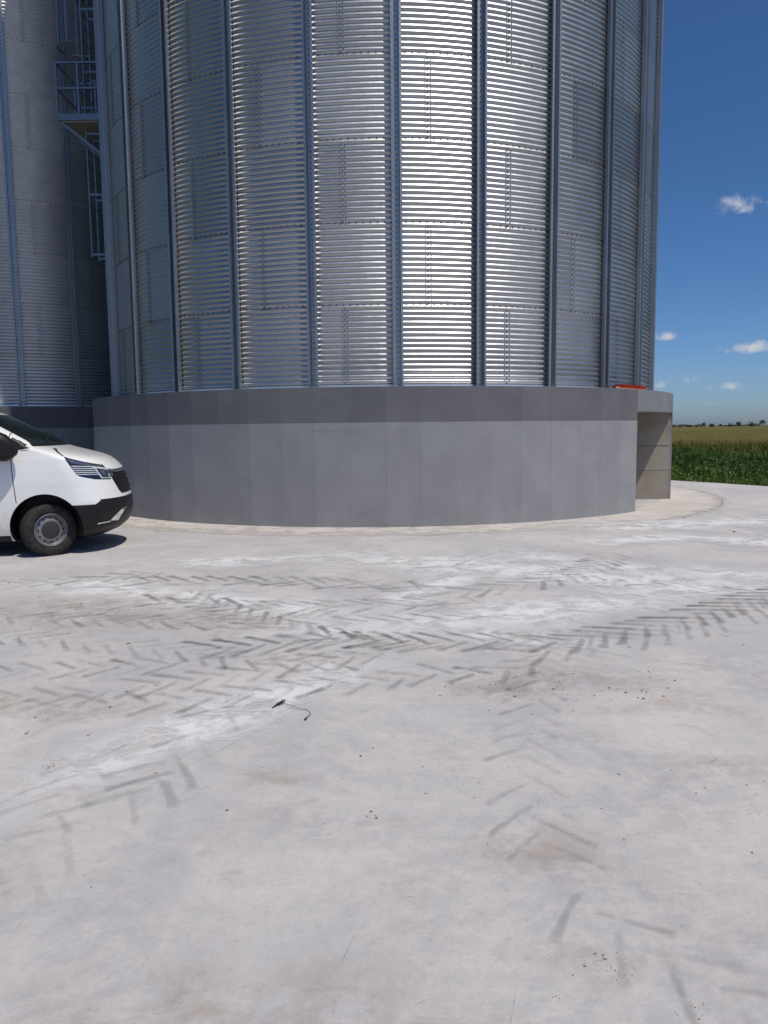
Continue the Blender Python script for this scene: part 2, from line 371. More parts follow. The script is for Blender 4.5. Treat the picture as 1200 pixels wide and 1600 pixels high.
def track(pts, width, spacing, sign, mat, bar_w=.034, drop=.12, strength=1.0, seed=0):
    r = random.Random(seed); C = catmull(pts, .02); v = []; f = []; fd = []; acc = 0; last = C[0]; side = 0
    for i in range(1, len(C)):
        acc += (C[i] - last).length; last = C[i]
        if acc < spacing / 2: continue
        acc = 0; side ^= 1
        if r.random() < drop: continue
        d = (C[i] - C[i - 1]).normalized() * sign; s = Vector((-d.y, d.x)) * (1 if side else -1); p0 = C[i]
        L = width / 2 * r.uniform(.88, 1.12); st = strength * r.uniform(.35, 1.0) * (.85 + .15 * math.sin(i * .021 + seed * 1.7)) * (1.0 if side else .8); K = 8; base = len(v); sw = r.uniform(1.0, 1.25)
        for k in range(K + 1):
            t = k / K; q = p0 + s * (L * (t * 1.03 - .06)) - d * (L * sw * (t ** 1.15)); tang = (s - d * .9).normalized(); nn_ = Vector((-tang.y, tang.x))
            hw = bar_w / 2 * (1.0 + .35 * (t > .8) - .5 * (t < .1)) * r.uniform(.8, 1.2); fa = st * (.6 + .4 * t) * (1 if 0 < k < K else .5) * r.uniform(.7, 1.1)
            for u in (-1, 0, 1):
                w_ = q + nn_ * hw * u * (1.5 if u else 0); v.append((w_.x, w_.y, .0105)); fd.append(fa if u == 0 else fa * .5)
        for k in range(K):
            for u in range(2): a = base + k * 3 + u; f.append((a, a + 3, a + 4, a + 1))
    link('tyre_track', fade_mesh('tyre_track', v, f, fd), mat, yard)
A1 = [(-1.3, 5.5), (-.64, 5.66), (-.2, 5.7), (.38, 5.64), (.9, 5.62), (1.33, 5.6), (1.78, 5.82), (2.42, 6.19), (3.14, 6.74), (3.86, 7.24), (4.8, 8.0)]
A2 = [(-2.7, 4.4), (-2.25, 4.49), (-1.85, 4.56), (-1.51, 4.7), (-1.13, 4.84), (-.74, 5.03), (-.32, 5.23), (.08, 5.4)]
A3 = [(-2.0, 4.3), (-1.64, 4.39), (-1.26, 4.4), (-.86, 4.5), (-.49, 4.63), (-.09, 4.71), (.32, 4.86), (.74, 4.88), (1.14, 5.18)]
A4 = [(-2.6, 8.1), (-1.85, 8.07), (-1.16, 8.04), (-.54, 7.87), (.06, 7.74), (.62, 7.4), (1.21, 7.59), (1.82, 7.98), (2.42, 8.7), (2.96, 9.73)]
A5 = [(-2.2, 7.1), (-1.6, 6.95), (-.99, 6.8), (-.47, 6.83), (.11, 6.88), (.58, 6.98), (.92, 6.84)]
A6 = [(-1.35, 2.5), (-1.32, 2.75), (-1.25, 3.01), (-1.15, 3.26), (-1.07, 3.59), (-1.0, 3.81), (-.96, 4.07), (-.85, 4.4)]
A7 = [(1.25, 5.8), (1.15, 5.41), (1.02, 4.9), (.86, 4.31), (.74, 3.85), (.65, 3.47), (.61, 3.1), (.62, 2.76), (.66, 2.47), (.74, 2.27), (.85, 2.1), (.98, 1.94), (1.15, 1.75)]
A8 = [(-3.9, 8.0), (-3.15, 8.25), (-2.85, 8.42), (-2.47, 8.58)]
A9 = [(-3.4, 6.0), (-2.6, 5.8), (-2.25, 5.7), (-1.82, 5.57), (-1.4, 5.42), (-.9, 5.2), (-.3, 5.15)]
A10 = [(-1.9, 7.3), (-1.29, 6.57), (-.73, 6.02), (-.21, 5.71), (.5, 5.5)]
A11 = [(-4.4, 6.9), (-3.4, 6.6), (-2.4, 6.4), (-1.4, 6.3), (-.4, 6.45), (.5, 6.55)]
for pts, wd, sp, sg, mt, bw, dr, st, sd in ((A1, .50, .20, 1, TREAD, .034, .03, 1.0, 1), (A1, .56, .30, 1, TREADF, .03, .2, .7, 21), (A2, .42, .19, 1, TREAD, .030, .08, .75, 2),
        (A3, .42, .21, 1, TREADF, .030, .06, 1.0, 3), (A4, .56, .20, 1, TREAD, .042, .08, .8, 4), (A4[:5], .5, .3, -1, TREADF, .04, .2, .8, 24), (A5, .52, .19, 1, TREADF, .042, .06, 1.0, 5),
        (A6, .44, .17, 1, TREADF, .024, .10, .5, 6), (A7, .36, .19, -1, TREADF, .020, .08, .58, 7), (A8, .5, .2, 1, TREAD, .045, .1, .75, 8), (A9, .44, .18, -1, TREADF, .028, .12, .9, 9),
        (A10, .46, .18, 1, TREADF, .034, .08, 1.0, 10), (A11, .48, .2, -1, TREADF, .030, .15, .9, 12),
        ([(1.0, 5.3), (1.5, 5.5), (2.1, 5.75), (2.9, 6.3), (3.8, 7.0)], .5, .2, 1, TREADF, .03, .1, .9, 13), ([(-3.6, 4.9), (-2.7, 5.0), (-1.8, 5.1), (-1.0, 5.3)], .42, .19, 1, TREADF, .028, .15, .8, 14),
        ([(2.2, 7.9), (3.0, 7.4), (3.9, 7.2), (5.0, 7.4)], .5, .22, 1, TREADF, .035, .2, .7, 15), ([(-1.55, 2.3), (-1.5, 2.7), (-1.45, 3.2), (-1.4, 3.7)], .4, .2, 1, TREADF, .02, .3, .35, 16)):
    track(pts, wd, sp, sg, mt, bw, dr, st, sd)
track([(-1.12, 3.05), (-1.05, 3.3), (-.98, 3.55)], .42, .16, 1, TREAD, .03, .2, .6, 31)

def scuffs(name, mat, n, seed, wmax):
    r = random.Random(seed); v = []; f = []; fd = []
    for _ in range(n):
        y = 1.8 + 9.5 * r.random() ** 1.6; x = r.uniform(-.62, .62) * (y + .5); a = r.choice([R_(28), R_(40), R_(-12), R_(75), r.uniform(0, 3.14)]) + r.gauss(0, .12); L = r.uniform(.1, .9) * (.4 + y * .1); bend = r.gauss(0, .12)
        w = r.uniform(.3, 1) * wmax * (.5 + y * .12); K = 8; b0 = len(v); st = r.uniform(.3, 1)
        for k in range(K + 1):
            t = k / K - .5; aa_ = a + bend * t * 2; px, py = x + math.cos(aa_) * L * t, y + math.sin(aa_) * L * t
            for u in (-1, 1): v.append((px - math.sin(a) * w * u / 2, py + math.cos(a) * w * u / 2, .0118)); fd.append(st * (1 - (2 * t) ** 2) + .02)
        for k in range(K): q = b0 + k * 2; f.append((q, q + 2, q + 3, q + 1))
    link(name, fade_mesh(name, v, f, fd), mat, yard)['kind'] = 'stuff'
scuffs('pale_scratches', decal('pale_scratch', (.66, .65, .65), 6.0, .44, .66, .45), 70, 41, .006)
scuffs('dark_scuffs', decal('dark_scuff', (.22, .21, .205), 6.0, .46, .66, .4), 60, 42, .010)

# crumbs of dried soil
mb = MB(); cr = random.Random(5)
def crumb(mb, x, y, s, r):
    v = []; 
    for (a, b, c) in ((1, 0, .3), (-1, 0, .3), (0, 1, .3), (0, -1, .3), (0, 0, 1), (.6, .6, .1), (-.6, .6, .1), (-.6, -.6, .1), (.6, -.6, .1)):
        v.append((x + a * s * r.uniform(.6, 1.2), y + b * s * r.uniform(.6, 1.2), max(.001, c * s * r.uniform(.5, 1.0))))
    f = [(4, 0, 5), (4, 5, 2), (4, 2, 6), (4, 6, 1), (4, 1, 7), (4, 7, 3), (4, 3, 8), (4, 8, 0)]
    mb.add(v, f)
for (x, y, k, s, spread) in [(-1.62, 3.58, 14, .012, .03), (.61, 4.51, 24, .010, .16), (.8, 4.55, 22, .010, .2), (1.29, 4.58, 26, .010, .22), (1.64, 4.69, 18, .010, .16), (1.37, 4.46, 20, .009, .25),
        (.65, 2.14, 22, .005, .03), (.84, 1.93, 8, .005, .03), (-.08, 3.04, 8, .007, .02), (1.53, 3.06, 12, .007, .1), (1.5, 3.4, 14, .007, .15), (1.77, 5.45, 5, .018, .03),
        (2.57, 5.73, 4, .016, .03), (2.07, 8.33, 4, .02, .05), (.7, 8.41, 4, .018, .05), (5.28, 11.52, 4, .03, .05), (.47, 2.01, 3, .005, .02), (-1.2, 4.6, 16, .010, .4),
        (-.5, 3.3, 12, .007, .3), (-2.6, 6.7, 60, .014, .8), (-1.5, 4.1, 14, .009, .3), (1.1, 3.3, 30, .006, .6), (.2, 2.6, 26, .005, .8), (0, 4.2, 24, .008, 1.0), (2, 6.5, 24, .012, 1.5), (5.5, 13.2, 12, .025, .8), (3.5, 12.2, 10, .02, .9), (-1, 11.9, 12, .02, 1.5)]:
    for i in range(int(k * 1.5)): crumb(mb, x + cr.gauss(0, spread), y + cr.gauss(0, spread), s * min(1.1, .26 * math.exp(cr.gauss(0, .75)) + .12), cr)
put(mb.build('soil_crumbs', SOIL), 'crumbs of dried brown soil scattered over the pale concrete yard', 'soil', kind='stuff')

# ------------------------------------------------------------------ grain silos
RW, RINGS, RH, Z0, NS = 6.19, 15, 1.305, 2.285, 28
PITCH = 360 / NS; SHW = 2 * PITCH; WAVES = 15; AMP = .0095
def wall_r(z): return RW + AMP * math.cos(2 * math.pi * z / (RH / WAVES))
rows = WAVES * 8; cols = 14; v = []; f = []
for i in range(rows + 1):
    z = RH * i / rows
    for j in range(cols + 1):
        a = SHW * j / cols + (.35 * (j == cols)); r = wall_r(z) + .0035 * j / cols
        v.append((r * math.sin(R_(a)), -r * math.cos(R_(a)), z))
for i in range(rows):
    for j in range(cols): a = i * (cols + 1) + j; f.append((a, a + 1, a + cols + 2, a + cols + 1))
SHEET_ME = mesh('wall_sheet', v, f, True); SHEET_ME.materials.append(SHEET)
def bolt(mb, a, z, r0, s=.012, h=.012):
    c = Vector((r0 * math.sin(R_(a)), -r0 * math.cos(R_(a)), z)); nrm = Vector((math.sin(R_(a)), -math.cos(R_(a)), 0)); t = Vector((math.cos(R_(a)), math.sin(R_(a)), 0)); u = Vector((0, 0, 1))
    ring = [c + (t * math.cos(q) + u * math.sin(q)) * s for q in [math.pi / 3 * k for k in range(6)]]
    mb.add([p - nrm * .02 for p in ring] + [p + nrm * h for p in ring], [(k, (k + 1) % 6, 6 + (k + 1) % 6, 6 + k) for k in range(6)] + [tuple(range(6, 12))])
mb = MB()
for k in range(24): bolt(mb, SHW * (k + .5) / 24, RH / WAVES * .5, RW - AMP + .003, .0125, .012)
for cidx in range(3):
    for w in range(WAVES): bolt(mb, .25 + cidx * .42, (w + (.5 if cidx % 2 else .0) + .25) * RH / WAVES, RW + .002, .011, .010)
SBOLT_ME = mesh('bolts', mb.v, mb.f); SBOLT_ME.materials.append(BOLT)
# vertical stiffener: open channel with outward lips
prof = [(-.088, .100), (-.086, .112), (-.052, .114), (-.043, .020), (.043, .020), (.052, .114), (.086, .112), (.088, .100),
        (.083, .100), (.081, .107), (.056, .109), (.047, .013), (-.047, .013), (-.056, .109), (-.081, .107), (-.083, .100)]
SH = RINGS * RH; v = [(t, -(RW + d), z) for z in (0, SH) for t, d in prof]; n = len(prof)
STAVE_ME = mesh('stave', v, [(k, (k + 1) % n, n + (k + 1) % n, n + k) for k in range(n)]); STAVE_ME.materials.append(STAVE)
mb = MB()
for k in range(int(SH / (RH / WAVES))):
    z = (k + .5) * RH / WAVES
    mb.add([(-.011, -(RW + .021), z - .011), (.011, -(RW + .021), z - .011), (.011, -(RW + .034), z + .0), (-.011, -(RW + .034), z), (-.011, -(RW + .021), z + .011), (.011, -(RW + .021), z + .011)], [(0, 1, 2, 3), (3, 2, 5, 4), (0, 3, 4), (1, 5, 2)])
    for sx in (-1, 1):
        x0 = sx * .069; mb.box((x0 - .006, -(RW + .1145), z - .009), (x0 + .006, -(RW + .1138), z + .009))
TBOLT_ME = mesh('bolts', mb.v, mb.f); TBOLT_ME.materials.append(BOLT)
# base angle
n = 168; v = []; f = []
bp = [(6.175, .012), (6.31, .012), (6.31, .0), (6.175, .0)]; bp2 = [(RW + AMP + .008, .06), (RW + AMP + .008, .012)]
for i in range(n):
    a = R_(i * 360 / n)
    for r, z in ((RW - .02, .0), (6.33, .0), (6.33, .012), (RW + AMP + .012, .014), (RW + AMP + .010, .055), (RW + AMP + .004, .055)): v.append((r * math.sin(a), -r * math.cos(a), z - .013))
for i in range(n):
    for k in range(5): a = i * 6 + k; b = ((i + 1) % n) * 6 + k; f.append((a, b, b + 1, a + 1))
RING_ME = mesh('base_ring', v, f); RING_ME.materials.append(LIP)
# conical roof with ribs
v = []; f = []; NR = 56
for i in range(NR):
    a = R_(i * 360 / NR); lift = .06 * (i % 2 == 0)
    for r, z in ((RW + .28, SH - .12), (RW * .5, SH + 1.75), (.45, SH + 3.35)): v.append((r * math.sin(a), -r * math.cos(a), z + lift))
for i in range(NR):
    j = (i + 1) % NR
    for k in range(2): f.append((i * 3 + k, j * 3 + k, j * 3 + k + 1, i * 3 + k + 1))
f.append([i * 3 + 2 for i in range(NR)])
ROOF_ME = mesh('roof', v, f); ROOF_ME.materials.append(SHEET)
def silo(loc, phase, label):
    s = put(empty('grain_silo', loc), label, 'silo', 'corrugated steel grain silos')
    for k in range(NS):
        st = link('stave', STAVE_ME, None, s); st.rotation_euler.z = R_(phase + k * PITCH)
        b = link('stave_bolts', TBOLT_ME, None, st); b['kind'] = 'stuff'
    for ring in range(RINGS):
        for k in range(NS // 2):
            o = link('wall_sheet', SHEET_ME, None, s); o.location.z = ring * RH
            o.rotation_euler.z = R_(phase + 4.1 + k * SHW + (PITCH if ring % 2 == 0 else 0))
            b = link('sheet_bolts', SBOLT_ME, None, o); b['kind'] = 'stuff'
    link('base_ring', RING_ME, None, s); link('roof', ROOF_ME, None, s)
    return s
P1 = 2.37
silo((CX, CY, Z0), P1, 'large corrugated galvanised silo filling the middle, lit by the sun')
C2 = (-11.74, 26.2)
silo((C2[0], C2[1], Z0), 21.3, 'corrugated galvanised silo in shade at the left edge behind the van')

# ------------------------------------------------------------------ plinths
RP, NF, ZB, ZT = 6.70, 74, 1.70, 2.27
def plinth(c, label, d0=None, d1=None, phase=0.0):
    p = put(empty('silo_plinth', (c[0], c[1], 0)), label, 'plinth', 'concrete silo plinths')
    st = 360 / NF
    full = d0 is None
    # facet edges; for the doorway plinth they start at the far jamb and end at the near jamb
    if full: ed = [phase + k * st for k in range(NF + 1)]
    else: n = int((360 - (d1 - d0)) / st); ed = [d1 + k * (360 - (d1 - d0)) / n for k in range(n + 1)]
    fr = random.Random(3)
    def panel(name, a, b, z0, z1, mat, ro, ri=6.36):
        g = .0003 / RP * 57.3; a += g; b -= g
        q = [pol(r, t, z, (0, 0)) for z in (z0, z1) for r, t in ((ri, a), (ro, a), (ro, b), (ri, b))]
        o = link(name, mesh(name, q, [(0, 3, 2, 1), (4, 5, 6, 7), (1, 2, 6, 5), (0, 1, 5, 4), (2, 3, 7, 6), (3, 0, 4, 7)]), mat, p)
        me = o.data; bm = bmesh.new(); bm.from_mesh(me); bmesh.ops.recalc_face_normals(bm, faces=bm.faces[:]); bm.to_mesh(me); bm.free()
    for k in range(len(ed) - 1):
        panel('wall_panel', ed[k], ed[k + 1], 0, ZB, WALLP, RP + fr.uniform(-.002, .002))
        panel('band_panel', ed[k], ed[k + 1], ZB + .0005, ZT, BANDP, RP - .0035 + fr.uniform(-.001, .001))
    if not full:
        m_ = 5; w = (d1 - d0) / m_
        for k in range(m_): panel('lintel', d0 + k * w, d0 + (k + 1) * w, 1.87, ZT, LINTP, RP - .001, 6.30)
    # slab that carries the silo
    n = 96; ro = 6.355
    v = [pol(ro, i * 360 / n, z, (0, 0)) for z in (1.95, ZT - .004) for i in range(n)]
    link('top_slab', mesh('top_slab', v, [list(range(n))[::-1], list(range(n, 2 * n))] + [(i, (i + 1) % n, n + (i + 1) % n, n + i) for i in range(n)]), RAWC, p)
    return p
D0, D1 = 44.8, 69.3
pl = plinth((CX, CY), 'round grey painted concrete plinth with a doorway at its right end', D0, D1)
plinth(C2, 'shaded concrete plinth behind the white van, under the left silo', phase=1.0)
# doorway: far wall cast in three lifts, near wall, back wall, soffit (local to the plinth)
far = pol(6.66, D1, 0, (0, 0)); near = pol(6.66, D0, 0, (0, 0))
for z0, z1, off in ((0, .627, .0), (.635, 1.165, .004), (1.173, 1.868, -.003)):
    MB().box((far[0] - 3.2, far[1] + off, z0), (far[0] - .002 + off, far[1] + .45, z1)).build('concrete_lift', RAWC, pl)
MB().box((far[0] - 3.18, far[1] + .02, .01), (far[0] - .03, far[1] + .4, 1.86)).build('joint_core', RAWC, pl)
def prism(pts, z0, z1): n = len(pts); return [(x, y, z) for z in (z0, z1) for x, y in pts], [list(range(n))[::-1], list(range(n, 2 * n))] + [(i, (i + 1) % n, n + (i + 1) % n, n + i) for i in range(n)]
arc = [pol(6.66, t, 0, (0, 0))[:2] for t in (D0 - .05, 43, 41, 39)]
MB().add(*prism([(near[0] - 2.2, near[1])] + [(near[0] - 2.2, arc[-1][1])] + arc[::-1], 0, 1.868)).build('near_jamb', RAWC, pl)
MB().box((far[0] - 3.2, near[1] - .3, 0), (far[0] - 2.9, far[1] + .3, 1.94)).build('back_wall', RAWC, pl)
MB().add(*prism([(far[0] - 3.1, far[1] + .3), (far[0] - 3.1, near[1] - .1)] + [pol(6.29, t, 0, (0, 0))[:2] for t in (D0, 49, 53, 57, 61, 65, D1)] , 1.8725, 1.945)).build('soffit', RAWC, pl)

# ------------------------------------------------------------------ ladder and platform between the silos
lad = put(empty('caged_ladder', (-6.17, 18.5, 5.6)), 'galvanised caged ladder fixed to the left side of the main silo', 'ladder')
ox, oy, oz = -6.17, 18.5, 5.6
for y in (-.22, .22):
    MB().bar((-.5, y, 0), (-.5, y, 12.0), .045, .03).build('stringer', STEEL, lad)
for k in range(40):
    MB().tube([(-.5, -.22, .25 + k * .3), (-.5, .22, .25 + k * .3)], .012, 6).build('rung', STEEL, lad)
for k in range(9):
    for y in (-.22, .22): MB().bar((-.5, y, .06 + k * 1.33), (.06, y, .06 + k * 1.33), .035, .05).build('wall_bracket', STEEL, lad)
for k in range(6):
    z = 4.65 + k * 1.3
    pts = [(-.5 - .62 * math.sin(R_(t)), .36 * math.cos(R_(t)) * -1, z) for t in range(0, 181, 15)]
    MB().tube(pts, .022, 6).build('cage_hoop', STEEL, lad)
for t in (30, 65, 90, 115, 150):
    x = -.5 - .615 * math.sin(R_(t)); y = -.357 * math.cos(R_(t)); MB().bar((x, y, 4.65), (x, y, 11.4), .008, .04).build('cage_strap', STEEL, lad)
pf = put(empty('service_platform', (-6.17, 18.4, 8.5)), 'small railed steel platform bracketed between the two silos', 'platform')
MB().box((-1.0, -.45, .0), (.02, .65, .14)).build('toe_plate', STEEL, pf)
MB().box((-.96, -.41, -.035), (.02, .61, -.001)).build('floor', galv('platform_floor_steel', (.42, .40, .34), .6), pf)
for x, y in ((-1.0, -.43), (-.52, -.43), (-.04, -.43), (-1.0, .63), (-.52, .63)):
    MB().bar((x, y, .14), (x, y, 1.22), .045, .045).build('post', STEEL, pf)
for z in (.68, 1.22):
    MB().bar((-1.02, -.43, z), (.1, -.43, z), .042, .042).build('rail', STEEL, pf)
    MB().bar((-1.0, -.45, z), (-1.0, .65, z), .042, .042).build('rail', STEEL, pf)
    MB().bar((-1.02, .63, z), (.0, .63, z), .042, .042).build('rail', STEEL, pf)
for y in (-.4, .6): MB().bar((-.94, y, -.04), (.1, y, -.85), .05, .05).build('brace', STEEL, pf)

# ------------------------------------------------------------------ broom on the ledge
a, b = Vector((4.24, 14.24, 0)), Vector((5.13, 15.20, 0)); mid = (a + b) / 2
br = put(empty('push_broom', (mid.x, mid.y, ZT), math.atan2(b.y - a.y, b.x - a.x)), 'wide broom head with red bristles lying on the plinth ledge at right', 'broom')
L = (b - a).length / 2
# lies with its bristles up
mb = MB().box((-L, -.035, .004), (L, .035, .034)); mb.build('wood_block', WOOD, br)
MB().box((-L - .012, -.045, .002), (-L + .13, -.034, .052)).build('handle_socket', WOOD, br)
mb = MB(); q = random.Random(2)
for i in range(900):
    x = q.uniform(-L + .015, L - .01); y = q.uniform(-.03, .03); lx = x * 1.02 + q.gauss(0, .008); h = .098 + q.uniform(-.012, .008) - .03 * (abs(x) / L) ** 6
    w = .0035; mb.add([(x - w, y, .03), (x + w, y, .03), (lx + w, y * 1.3 - q.uniform(0, .012), h), (lx - w, y * 1.3, h)], [(0, 1, 2, 3)])
mb.box((-L + .02, -.028, .034), (L - .02, .028, .074))
mb.build('bristles', REDB, br)['kind'] = 'stuff'

# ------------------------------------------------------------------ scrap of cable on the yard
cp = [(-.657, 4.277), (-.639, 4.307), (-.607, 4.347), (-.56, 4.294), (-.496, 4.252), (-.451, 4.24), (-.428, 4.19), (-.427, 4.142), (-.441, 4.104)]
cb = put(empty('cable_scrap', (-.56, 4.25, 0)), 'short black cable end with a small plug lying on the concrete', 'cable')
loc = lambda p, z: (p[0] + .56, p[1] - 4.25, z)
C = catmull(cp[2:], .012); MB().tube([loc(p, .012 + .006 * math.sin(i * .3)) for i, p in enumerate(C)], .0014, 6).build('wire', RUBB, cb, True)
MB().tube([loc(cp[0], .006), loc((-.648, 4.292), .008), loc(cp[1], .012)], [.003, .004, .004], 6).build('lead', RUBB, cb, True)
p0, p1 = Vector(loc(cp[1], .014)), Vector(loc(cp[2], .016)); MB().tube([p0, p0.lerp(p1, .15), p0.lerp(p1, .5), p0.lerp(p1, .85), p1], [.003, .007, .009, .008, .006], 10).build('plug', RUBB, cb, True)
for s in (-.007, .007): MB().bar(p1 + Vector((s, 0, 0)), p1 + Vector((s + .008, .02, .006)), .006).build('prong', RUBB, cb)
MB().tube([loc((-.437, 4.115), .012), loc((-.446, 4.098), .010), loc((-.452, 4.088), .008)], [.003, .005, .0035], 8).build('tip', RUBB, cb, True)

# ------------------------------------------------------------------ van
VYAW = R_(9.0); vx0 = -4.37 + .905 * math.cos(VYAW) - .845 * math.sin(VYAW) ; vy0 = 9.93 + .905 * math.sin(VYAW) + .845 * math.cos(VYAW)
van = put(empty('parked_van', (vx0, vy0, 0), VYAW), 'white panel van with black lower bumper, cut off by the left edge', 'van')
XF = np.array([(.20, -.30), (.26, -.16), (.34, -.06), (.45, -.015), (.56, .0), (.68, -.004), (.78, -.03), (.88, -.055), (1.0, -.085), (1.06, -.105), (1.10, -.125), (1.15, -.165),
               (1.20, -.22), (1.25, -.295), (1.28, -.37), (1.32, -.51), (1.36, -.665), (1.40, -.82), (1.425, -.90), (1.44, -.93), (1.50, -1.02), (1.86, -1.70), (1.91, -1.86), (1.945, -2.1), (1.965, -2.5), (1.97, -2.8)])
WW = np.array([(.20, .86), (.26, .915), (.36, .945), (.5, .965), (.7, .978), (.95, .978), (1.1, .968), (1.25, .95), (1.36, .925), (1.45, .90), (1.6, .865), (1.8, .805), (1.88, .765), (1.93, .70), (1.955, .60), (1.97, .45)])
AA = np.array([(.20, .55), (.5, .62), (.9, .62), (1.1, .60), (1.2, .53), (1.3, .40), (1.4, .30), (1.46, .26), (1.6, .24), (1.97, .25)])
xf = lambda z: float(np.interp(z, XF[:, 0], XF[:, 1])); ww = lambda z: float(np.interp(z, WW[:, 0], WW[:, 1])); aa = lambda z: float(np.interp(z, AA[:, 0], AA[:, 1]))
NE = 2.25
def side_y(x, z):
    X, W, A = xf(z), ww(z), aa(z); t = (x - (X - A)) / A
    return W if t <= 0 else W * max(0.0, 1 - min(t, 1) ** NE) ** (1 / NE)
def front_x(y, z):
    X, W, A = xf(z), ww(z), aa(z); return X - A + A * max(0.0, 1 - min(1, abs(y) / W) ** NE) ** (1 / NE)
zs = list(np.arange(.20, 1.09, .03)) + list(np.arange(1.10, 1.445, .0115)) + list(np.arange(1.45, 1.90, .025)) + [1.905, 1.92, 1.935, 1.945, 1.955, 1.963, 1.97]
XR = -5.06
v = []; f = []; per = None
for z in zs:
    X, W, A = xf(z), ww(z), aa(z); half = []
    xr = XR + .10 * max(0, (z - 1.0) / .97) ** 2
    for k in range(4): half.append((xr, W * .88 * k / 4))
    for k in range(6): t = math.pi / 2 * k / 5; half.append((xr + .12 * (1 - math.cos(t)), W * .88 + W * .12 * math.sin(t)))
    x0 = xr + .12; x1 = X - A
    for k in range(1, 41): half.append((x0 + (x1 - x0) * k / 40, W))
    for k in range(1, 29): t = math.pi / 2 * k / 28; half.append((X - A + A * math.sin(t) ** (2 / NE), W * max(0.0, math.cos(t)) ** (2 / NE)))
    ring = [(x, -y, z) for x, y in half] + [(x, y, z) for x, y in half[-2:0:-1]]
    per = len(ring); v += ring
for i in range(len(zs) - 1):
    for k in range(per): a = i * per + k; b = i * per + (k + 1) % per; f.append((a, b, b + per, a + per))
f.append(list(range(per))[::-1]); f.append([len(v) - per + k for k in range(per)])
bme = mesh('van_shell', v, f); bm = bmesh.new(); bm.from_mesh(bme); bmesh.ops.recalc_face_normals(bm, faces=bm.faces[:]); bm.to_mesh(bme); bm.free()
tmp = bpy.data.objects.new('van_shell', bme); COL.objects.link(tmp)
AX = (-.905, -4.0); AR, AZ = .445, .365
cut = []
for ax in AX:
    for sgn in (-1, 1):
        pv, pf_ = lathe([(0, 0), (AR, 0), (AR, .6), (0, .6)], 64)
        me = mesh('cutter', [(x + ax, (y + .62) * sgn, z + AZ) for x, y, z in pv], pf_)
        b = bmesh.new(); b.from_mesh(me); bmesh.ops.remove_doubles(b, verts=b.verts[:], dist=1e-5); bmesh.ops.recalc_face_normals(b, faces=b.faces[:]); b.to_mesh(me); b.free()
        o = bpy.data.objects.new('cutter', me); COL.objects.link(o); cut.append(o)
        md = tmp.modifiers.new('b', 'BOOLEAN'); md.object = o; md.operation = 'DIFFERENCE'; md.solver = 'EXACT'
dg = bpy.context.evaluated_depsgraph_get(); dg.update()
shell = bpy.data.meshes.new_from_object(tmp.evaluated_get(dg))
for o in cut + [tmp]: bpy.data.objects.remove(o)
bm = bmesh.new(); bm.from_mesh(shell)
def slice_(co, no, test):
    fs = [q for q in bm.faces if test(q.calc_center_median())]
    es = {e for q in fs for e in q.edges}; vs_ = {w for q in fs for w in q.verts}
    bmesh.ops.bisect_plane(bm, geom=fs + list(es) + list(vs_), plane_co=co, plane_no=no, dist=1e-5)
def inpoly(x, z, P):
    c = False; j = len(P) - 1
    for i in range(len(P)):
        if (P[i][1] > z) != (P[j][1] > z) and x < (P[j][0] - P[i][0]) * (z - P[i][1]) / (P[j][1] - P[i][1]) + P[i][0]: c = not c
        j = i
    return c
def cut_poly(P, axis='side', pad=.06):
    xs = [p[0] for p in P]; z_ = [p[1] for p in P]; bb = (min(xs) - pad, max(xs) + pad, min(z_) - pad, max(z_) + pad)
    for i in range(len(P)):
        p, q = P[i], P[(i + 1) % len(P)]; d = (q[0] - p[0], q[1] - p[1])
        if axis == 'side': slice_((p[0], 0, p[1]), (d[1], 0, -d[0]), lambda c: bb[0] < c.x < bb[1] and bb[2] < c.z < bb[3])
        else: slice_((0, p[0], p[1]), (0, d[1], -d[0]), lambda c: bb[0] < c.y < bb[1] and bb[2] < c.z < bb[3] and c.x > -2.2)
def strip(pts, w):
    out = []
    for i in range(len(pts) - 1):
        a, b = Vector(pts[i]), Vector(pts[i + 1]); d = (b - a).normalized(); n_ = Vector((-d.y, d.x)) * w / 2
        out.append([tuple(a - n_), tuple(b - n_), tuple(b + n_), tuple(a + n_)])
    return out
HEAD = [(-.66, 1.285), (-.45, 1.215), (-.10, 1.115), (-.02, 1.07), (-.05, .99), (-.12, .955), (-.30, .975), (-.475, 1.025), (-.53, 1.085)]
SWIN = [(-1.30, 1.36), (-1.70, 1.765), (-2.12, 1.80), (-2.20, 1.34)]
QWIN = [(-1.05, 1.40), (-1.285, 1.36), (-1.285, 1.57)]
WSCR = [(-.80, 1.465), (.80, 1.465), (.675, 1.845), (-.675, 1.845)]
COWL = [(-.84, 1.418), (.84, 1.418), (.80, 1.4649), (-.80, 1.4649)]
GRIL = [(-.54, 1.09), (.54, 1.09), (.53, 1.0), (.42, .80), (.36, .755), (-.36, .755), (-.42, .80), (-.53, 1.0)]
SEAMS = strip([(-1.315, 1.60), (-1.30, 1.40), (-1.265, .95), (-1.245, .70)], .011) + strip([(-2.32, 1.80), (-2.32, .34)], .011) + strip([(-.895, 1.418), (-.80, 1.37), (-.66, 1.288)], .010)
for z in (.28, .655): slice_((0, 0, z), (0, 0, 1), lambda c: abs(c.z - z) < .08)
slice_((0, 0, .715), (0, 0, 1), lambda c: abs(c.z - .715) < .08 and c.x > -.5)
slice_((-.30, 0, .655), (.06, 0, -.07), lambda c: -.42 < c.x < -.15 and .58 < c.z < .78)
slice_((-1.35, 0, 0), (1, 0, 0), lambda c: -1.5 < c.x < -1.2 and c.z < .7)
cut_poly(HEAD); cut_poly(SWIN); cut_poly(QWIN)
for sgn in (-1, 1): slice_((0, .545 * sgn, 0), (0, 1, 0), lambda c: c.x > -.45 and .7 < c.z < 1.15)
